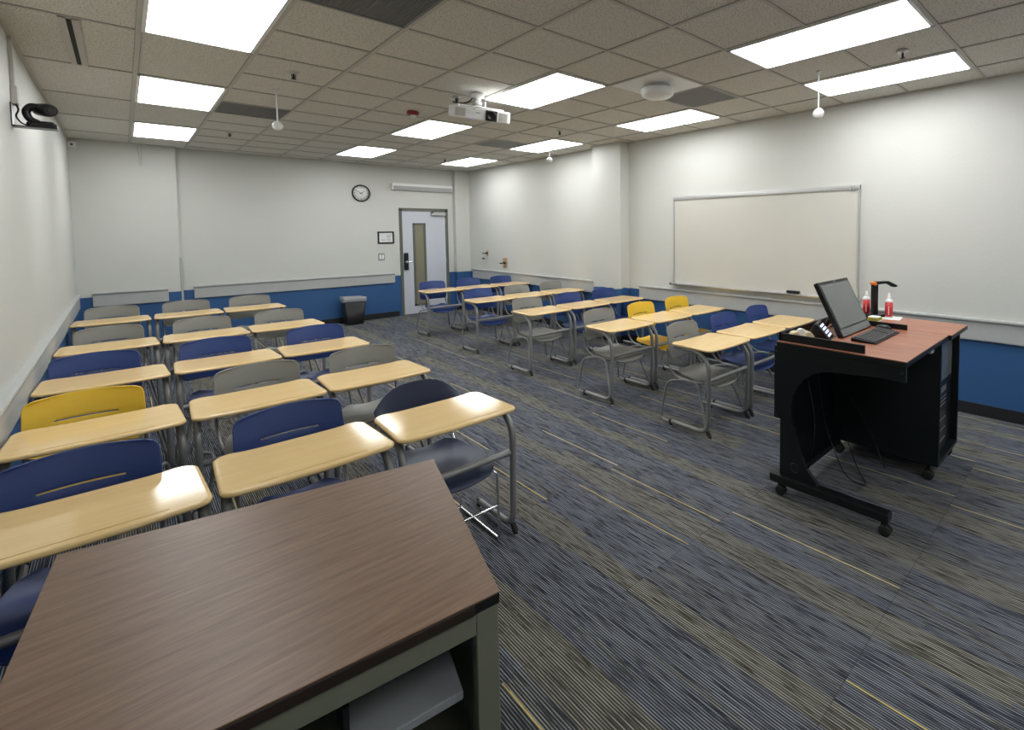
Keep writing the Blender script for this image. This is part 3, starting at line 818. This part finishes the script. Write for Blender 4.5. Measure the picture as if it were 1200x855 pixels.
# ------------------------------------------------------------------ foreground desk
Q = [(-.182, 2.225), (-.262, 1.25), (.669, 1.137), (.886, 2.021)]     # FL, NL, NR, FR
t = empty('teacher_desk', (.28, 1.65, 0)); Q = [(a - .28, b_ - 1.65) for a, b_ in Q]
DZ = .76
def lerpq(u_, v):   # u: left->right, v: near->far
    n_ = Vector(Q[1]).lerp(Vector(Q[2]), u_); f_ = Vector(Q[0]).lerp(Vector(Q[3]), u_); return n_.lerp(f_, v)
ccw = [Q[1], Q[2], Q[3], Q[0]]
MB().prism(ccw, 'z', DZ - .004, DZ).build('top', 'walnut', t, bevel=.0015)
MB().prism(inset(ccw, .0015), 'z', DZ - .034, DZ - .004).build('edge_band', 'black_plastic', t, bevel=.003)
def qbox(m_, u0, u1, v0, v1, z0, z1):
    P = [tuple(lerpq(u0, v0)), tuple(lerpq(u1, v0)), tuple(lerpq(u1, v1)), tuple(lerpq(u0, v1))]
    return m_.prism(P, 'z', z0, z1)
for (a, b_) in ((.004, .006), (.930, .006), (.930, .942), (.004, .942)):
    lg_ = qbox(MB(), a, a + .066, b_, b_ + .052, .012, DZ - .034).build('leg', 'desk_olive', t, bevel=.004)
    qbox(MB(), a + .012, a + .042, b_ + .01, b_ + .042, 0, .012).build('foot', 'rubber_black', lg_, bevel=.003)
qbox(MB(), .070, .930, .008, .03, DZ - .095, DZ - .034).build('front_rail', 'desk_olive', t, bevel=.002)
qbox(MB(), .058, .942, .97, .99, .12, DZ - .034).build('back_panel', 'desk_olive', t, bevel=.002)
qbox(MB(), .975, .99, .058, .942, .12, DZ - .034).build('side_panel', 'desk_olive', t, bevel=.002)
qbox(MB(), .01, .025, .058, .942, .12, DZ - .034).build('side_panel', 'desk_olive', t, bevel=.002)
sh = MB().box((.04, -.52, .475), (.30, .28, .50)); sh = qbox(MB(), .62, .90, .05, .80, .475, .50)
sh.build('shelf', 'shelf_grey', t, bevel=.004)
qbox(MB(), .607, .62, .08, .85, .40, .60).build('shelf_divider', 'black_metal', t)
qbox(MB(), .02, .98, .03, .97, .12, .14).build('bottom_panel', 'desk_olive', t)
qbox(MB(), .0, .925, -.004, .01, DZ - .033, DZ - .003).build('front_lip', 'dark_brown', t, bevel=.003)
pr = lerpq(.93, .06); MB().tube([(pr.x - .03, pr.y + .06, .69), (pr.x + .005, pr.y, .60)], .008).build('brace', 'black_metal', t)
tag(t, 'brown woodgrain-topped desk with black edge and olive metal legs in the foreground', 'desk')

# ------------------------------------------------------------------ lectern / multimedia podium
t = empty('media_lectern', (3.65, 1.15, 0))
def P3(x, y, z): return (x - 3.65, y - 1.15, z)
def pbox(m_, a, b_): return m_.box(P3(*a), P3(*b_))
TZ = 1.0
pbox(MB(), (2.935, .775, TZ - .006), (3.865, 1.53, TZ)).build('worktop', 'cherry', t, bevel=.002)
pbox(MB(), (2.936, .776, TZ - .034), (3.864, 1.529, TZ - .006)).build('worktop_edge', 'black_laminate', t, bevel=.003)
pbox(MB(), (3.871, .757, TZ - .006), (4.375, 1.56, TZ)).build('side_top', 'cherry', t, bevel=.002)
pbox(MB(), (3.872, .758, TZ - .034), (4.374, 1.559, TZ - .006)).build('side_top_edge', 'black_laminate', t, bevel=.003)
# left end panel with the arched knee cut-out (outline in y,z)
arch = [(.885, .884), (.97, .879), (1.055, .870), (1.12, .866), (1.20, .858), (1.26, .842), (1.31, .815), (1.355, .775), (1.39, .73), (1.42, .67), (1.433, .60), (1.43, .52), (1.42, .46), (1.40, .41), (1.365, .295), (1.325, .216), (1.275, .165), (1.255, .130)]
poly = [(.782, .966), (.782, .880)] + arch + [(1.505, .130), (1.505, .495), (1.548, .495), (1.548, .966)]
MB().prism([(a - 1.15, b_) for a, b_ in poly], 'x', 2.945 - 3.65, 2.972 - 3.65).build('end_panel', 'black_laminate', t, bevel=.002)
sc_ = MB()
for y_, z_ in ((1.53, .93), (1.53, .515), (.80, .93)): sc_.lathe([(.006, 0), (.006, .002), (0.001, .003)], 10, mat=Matrix.Translation(P3(2.944, y_, z_)) @ Matrix.Rotation(-PI / 2, 4, 'Y'))
sc_.build('screw', 'rubber_black', t)
MB().lathe([(.030, 0), (.034, .003), (.026, .004), (.024, .001)], 24, mat=Matrix.Translation(P3(2.944, 1.40, .20)) @ Matrix.Rotation(-PI / 2, 4, 'Y')).build('grommet', 'black_metal', t)
pbox(MB(), (2.975, 1.49, .13), (3.80, 1.51, .966)).build('back_panel', 'black_laminate', t)
# cabinet: open at the user's side
for nm, a, b_ in (('cabinet_side', (3.80, .80, .13), (3.825, 1.51, .966)), ('cabinet_side', (4.335, .80, .13), (4.36, 1.51, .966)), ('cabinet_floor', (3.80, .80, .105), (4.36, 1.51, .13)), ('cabinet_back', (3.825, 1.49, .13), (4.335, 1.51, .966))):
    pbox(MB(), a, b_).build(nm, 'black_laminate', t, bevel=.002)
# rack equipment
for z0, z1, mt in ((.70, .915, 'screen_glass'), (.60, .69, 'black_metal'), (.46, .585, 'black_plastic'), (.17, .44, 'black_metal')):
    pass
rim = MB(); 
pbox(rim, (2.960, 1.00, TZ), (2.975, 1.525, TZ + .050)); pbox(rim, (2.960, 1.510, TZ), (3.862, 1.525, TZ + .055)); pbox(rim, (3.847, 1.02, TZ), (3.862, 1.525, TZ + .038))
rim.build('rim', 'black_laminate', t, bevel=.002)
# base
pbox(MB(), (2.915, .845, .078), (2.985, 1.56, .13)).build('base_bar', 'black_metal', t, bevel=.004)
pbox(MB(), (2.985, 1.44, .085), (3.80, 1.50, .13)).build('rear_beam', 'black_metal', t, bevel=.003)
def caster(x, y):
    c = MB()
    Rm = Matrix.Translation(P3(x, y, .032)) @ Matrix.Rotation(PI / 2, 4, 'Y')
    for s_ in (-1, 1): c.lathe([(.001, -.009), (.022, -.009), (.032, -.006), (.032, .006), (.022, .009), (.001, .009)], 20, mat=Matrix.Translation((s_ * .014, 0, 0)) @ Rm)
    o = c.build('caster', 'rubber_black', t)
    b2 = MB().prism([(y - 1.15 - .030, .04), (y - 1.15 - .02, .062), (y - 1.15 + .02, .07), (y - 1.15 + .028, .04), (y - 1.15 + .012, .026), (y - 1.15 - .012, .026)], 'x', x - 3.65 - .004, x - 3.65 + .004)
    b2.lathe([(.010, .06), (.010, .08 if x < 3.5 else .107)], 10, P3(x, y, 0)); b2.build('fork', 'black_metal', o)
for x, y in ((2.94, .865), (2.94, 1.49), (3.82, .86), (4.34, .86), (3.82, 1.46), (4.34, 1.46)): caster(x, y)
pbox(MB(), (3.735, .84, .885), (3.80, .90, .915)).build('outlet_box', 'white_plastic', t, bevel=.003)
for pts in ([(3.35, 1.44, .92), (3.30, 1.40, .6), (3.32, 1.36, .35), (3.25, 1.2, .09), (3.4, 1.1, .012), (3.6, 1.25, .012), (3.75, 1.4, .2)],
            [(3.12, 1.44, .92), (3.13, 1.40, .7), (3.10, 1.34, .5), (3.05, 1.33, .3), (3.02, 1.36, .14)],
            [(3.55, 1.46, .9), (3.60, 1.38, .6), (3.72, 1.25, .35), (3.77, 1.2, .2), (3.7, 1.1, .03)]):
    # smooth the cable
    q = fillet([P3(*p) for p in pts], .2, 8)
    MB().tube(q, .004, 6).build('cable', 'black_plastic', t)
tag(t, 'black wheeled media lectern with cherry tops and arched side panel', 'lectern')

# rack devices sit inside the lectern cabinet
def device(name, z0, z1, mat, lab, cat, x0=3.84, x1=4.32, y0=.84, detail='slots'):
    d = empty(name, ((x0 + x1) / 2, y0, z0)); hw = (x1 - x0) / 2; h_ = z1 - z0
    MB().box((-hw, 0, 0), (hw, .42, h_)).build('case', mat, d, bevel=.004)
    s_ = MB()
    if detail == 'slots':
        for k in range(3): s_.box((-hw * .8, -.003, h_ * (.25 + .25 * k)), (hw * .3, .002, h_ * (.25 + .25 * k) + .004))
    elif detail == 'screen':
        s_.box((-hw * .9, -.003, h_ * .12), (hw * .9, .002, h_ * .93))
    s_.build('faceplate' if detail == 'screen' else 'vent_slots', 'screen_glass' if detail == 'screen' else 'aluminium', d)
    if detail == 'screen': MB().box((-hw * .5, -.004, h_ * .04), (-hw * .5 + .006, .001, h_ * .04 + .006)).build('indicator', 'led_blue', d)
    tag(d, lab, cat); return d
device('desktop_computer', .131, .43, 'black_metal', 'dark computer case at the bottom of the lectern cabinet', 'computer')
device('amplifier', .432, .54, 'black_metal', 'black rack amplifier in the middle of the lectern cabinet', 'amplifier')
device('media_player', .542, .60, 'black_plastic', 'slim black player above the amplifier in the lectern', 'player')
device('rack_display', .602, .93, 'black_metal', 'dark glass-fronted rack unit at the top of the lectern cabinet', 'rack unit', detail='screen')

# monitor
t = empty('monitor', (3.54, 1.24, TZ)); ta = math.atan2(.18, .355)
RM = Matrix.Translation((0, 0, .006)) @ Matrix.Rotation(-ta, 4, 'X')       # local x right, z up the screen, y back
LZm = .392; HW = .262
MB().box((-HW, 0, 0), (HW, .035, LZm), RM).build('housing', 'black_plastic', t, bevel=.008)
f_ = MB()
MB().box((-HW + .022, -.0015, .062), (HW - .022, .002, LZm - .024), RM).build('screen', 'screen_glass', t)
MB().box((-HW + .01, -.002, .006), (HW - .01, .002, .052), RM).build('glossy_chin', 'screen_glass', t)
MB().box((-.015, -.0025, LZm - .014), (.015, 0, LZm - .010), RM).build('webcam', 'aluminium', t)
st = MB().tube([RM @ Vector((0, .03, .22)), (0, .22, .03), (0, .235, .008)], .016, 10).tube([RM @ Vector((-.06, .03, .20)), (-.07, .21, .006), (.07, .21, .006), RM @ Vector((.06, .03, .20))], .006, 8)
st.build('stand', 'black_metal', t)
tag(t, 'black monitor tilted far back on the lectern top', 'monitor')

# keyboard
t = empty('keyboard', (3.478, 1.105, TZ))
MB().prism([(-.075, 0), (.075, 0), (.075, .024), (-.075, .010)], 'x', -.235, .235).build('tray', 'black_plastic', t, bevel=.003)
k_ = MB(); tl = math.atan2(.014, .15); KM = Matrix.Translation((0, 0, .0175)) @ Matrix.Rotation(tl, 4, 'X')
for r_ in range(6):
    x = -.222
    while x < .215:
        wk = .0155
        if r_ == 0 and -.10 < x < .0: wk = .10
        if not (.072 < x < .082 or .135 < x < .142): k_.box((x, -.066 + r_ * .0215, 0), (x + wk, -.066 + r_ * .0215 + .017, .005), KM)
        x += wk + .0032
k_.build('keys', 'keycap', t)
tag(t, 'black full-size keyboard in front of the monitor', 'keyboard')
t = empty('mouse', (3.79, 1.155, TZ))
MB().lathe([(.030, 0), (.031, .006), (.027, .020), (.016, .030), (0.001, .033)], 20, mat=Matrix.Diagonal((1, 1.7, 1, 1))).build('body', 'black_plastic', t)
MB().tube([(0, .03, .028), (0, .042, .022)], .004, 8).build('wheel', 'keycap', t)
tag(t, 'black computer mouse to the right of the keyboard', 'mouse')

# touch control panel
t = empty('control_panel', (3.235, 1.345, TZ), math.radians(14))
MB().prism([(-.05, 0), (.10, 0), (.075, .055), (.055, .095), (.035, .10)], 'x', -.085, .085).build('case', 'black_plastic', t, bevel=.005)
k_ = MB(); sl = Vector((0, .085, .10)).normalized()
for r_ in range(4):
    for c_ in range(3):
        a_ = Vector((-.05 + c_ * .04, -.05, 0)) + sl * (.022 + r_ * .025); n_ = Vector((0, -sl.z, sl.y)) * .003
        u_ = Vector((.026, 0, 0)); v_ = sl * .015
        vs = [a_ - n_ * .2, a_ + u_ - n_ * .2, a_ + u_ + v_ - n_ * .2, a_ + v_ - n_ * .2, a_ + n_, a_ + u_ + n_, a_ + u_ + v_ + n_, a_ + v_ + n_]
        k_.add(vs, [(0, 1, 2, 3), (4, 5, 6, 7), (0, 1, 5, 4), (1, 2, 6, 5), (2, 3, 7, 6), (3, 0, 4, 7)])
k_.build('lit_buttons', 'key_light', t)
tag(t, 'wedge-shaped black control panel with glowing white buttons left of the monitor', 'control panel')

# tape dispenser
t = empty('tape_dispenser', (3.062, 1.425, TZ + .0005), math.radians(-40))
MB().prism([(-.075, 0), (.075, 0), (.08, .025), (.055, .055), (.035, .058), (.018, .032), (-.012, .03), (-.03, .062), (-.062, .055), (-.08, .03)], 'y', -.03, .03).build('body', 'almond', t, bevel=.006)
MB().lathe([(.018, -.010), (.034, -.010), (.034, .010), (.018, .010)], 24, mat=Matrix.Translation((0, 0, .042)) @ Matrix.Rotation(PI / 2, 4, 'X')).build('tape_roll', 'white_plastic', t)
tag(t, 'almond-coloured tape dispenser in the back left corner of the lectern', 'tape dispenser')

# document camera
t = empty('document_camera', (4.45, 1.42, TZ)); t.location = (4.29, 1.38, TZ)
MB().prism(rrect(.10, .055, .02), 'z', 0, .02).build('base', 'black_plastic', t, bevel=.003)
t.rotation_euler = (0, 0, math.radians(-28))
MB().box((-.022, -.018, .02), (.022, .018, .262)).build('column', 'black_plastic', t, bevel=.004)
MB().lathe([(.021, -.022), (.024, -.018), (.024, .018), (.021, .022)], 20, mat=Matrix.Translation((-.012, 0, .270)) @ Matrix.Diagonal((.65, 1.1, .65, 1)) @ Matrix.Rotation(PI / 2, 4, 'X')).build('hinge', 'orange', t)
MB().prism([(0, .262), (.0, .286), (.125, .286), (.215, .248), (.21, .236), (.185, .234), (.12, .268)], 'y', -.022, .022).build('arm', 'black_plastic', t, bevel=.004)
tag(t, 'black document camera with angled arm and orange hinge on the lectern', 'document camera')
def bottle(x, y, lab):
    t = empty('spray_bottle', (x, y, TZ + .001))
    MB().lathe([(.024, 0), (.028, .004), (.028, .132), (.025, .144), (.012, .152)], 24).build('bottle', 'white_plastic', t)
    MB().lathe([(.0286, .012), (.0286, .125)], 24).build('label_band', 'red_label', t, solid=.0004)
    MB().lathe([(.013, .150), (.013, .168), (.010, .172), (.008, .194), (.005, .198), (0.001, .199)], 16).build('nozzle', 'white_plastic', t)
    l_ = MB()
    dirv = math.atan2(-y, -x)
    for k in range(7):
        a_ = dirv - .05; h0 = .028 + k * .010
        c_ = Vector((math.cos(a_), math.sin(a_), 0)); n_ = Vector((-c_.y, c_.x, 0))
        q0 = c_ * .0292
        l_.add([q0 - n_ * .004 + Vector((0, 0, h0)), q0 + n_ * .004 + Vector((0, 0, h0)), q0 + n_ * .004 + Vector((0, 0, h0 + .006)), q0 - n_ * .004 + Vector((0, 0, h0 + .006))], [(0, 1, 2, 3)])
    l_.build('lettering', 'white_plastic', t, solid=.0004)
    tag(t, lab, 'bottle', 'red-labelled spray bottles on the lectern')
bottle(4.345, 1.46, 'white spray bottle with red label, half hidden behind the monitor')
bottle(4.305, 1.275, 'white spray bottle with red label standing on the white card')
o = MB().box((-.09, -.07, 0), (.09, .07, .0012)).build('card', 'paper'); o.location = (4.30, 1.255, TZ); o.rotation_euler = (0, 0, .15)
tag(o, 'white sheet of paper under a spray bottle on the lectern', 'paper')
t = empty('sponge', (4.06, 1.30, TZ)); 
MB().box((-.055, -.035, .012), (.055, .035, .034)).build('pad', 'sponge_green', t, bevel=.004)
MB().box((-.054, -.034, 0), (.054, .034, .012)).box((-.054, -.034, .034), (.03, .034, .042)).build('wrapper', 'white_plastic', t, bevel=.002)
tag(t, 'yellow-green sponge pad with white layer beside the mouse', 'sponge')
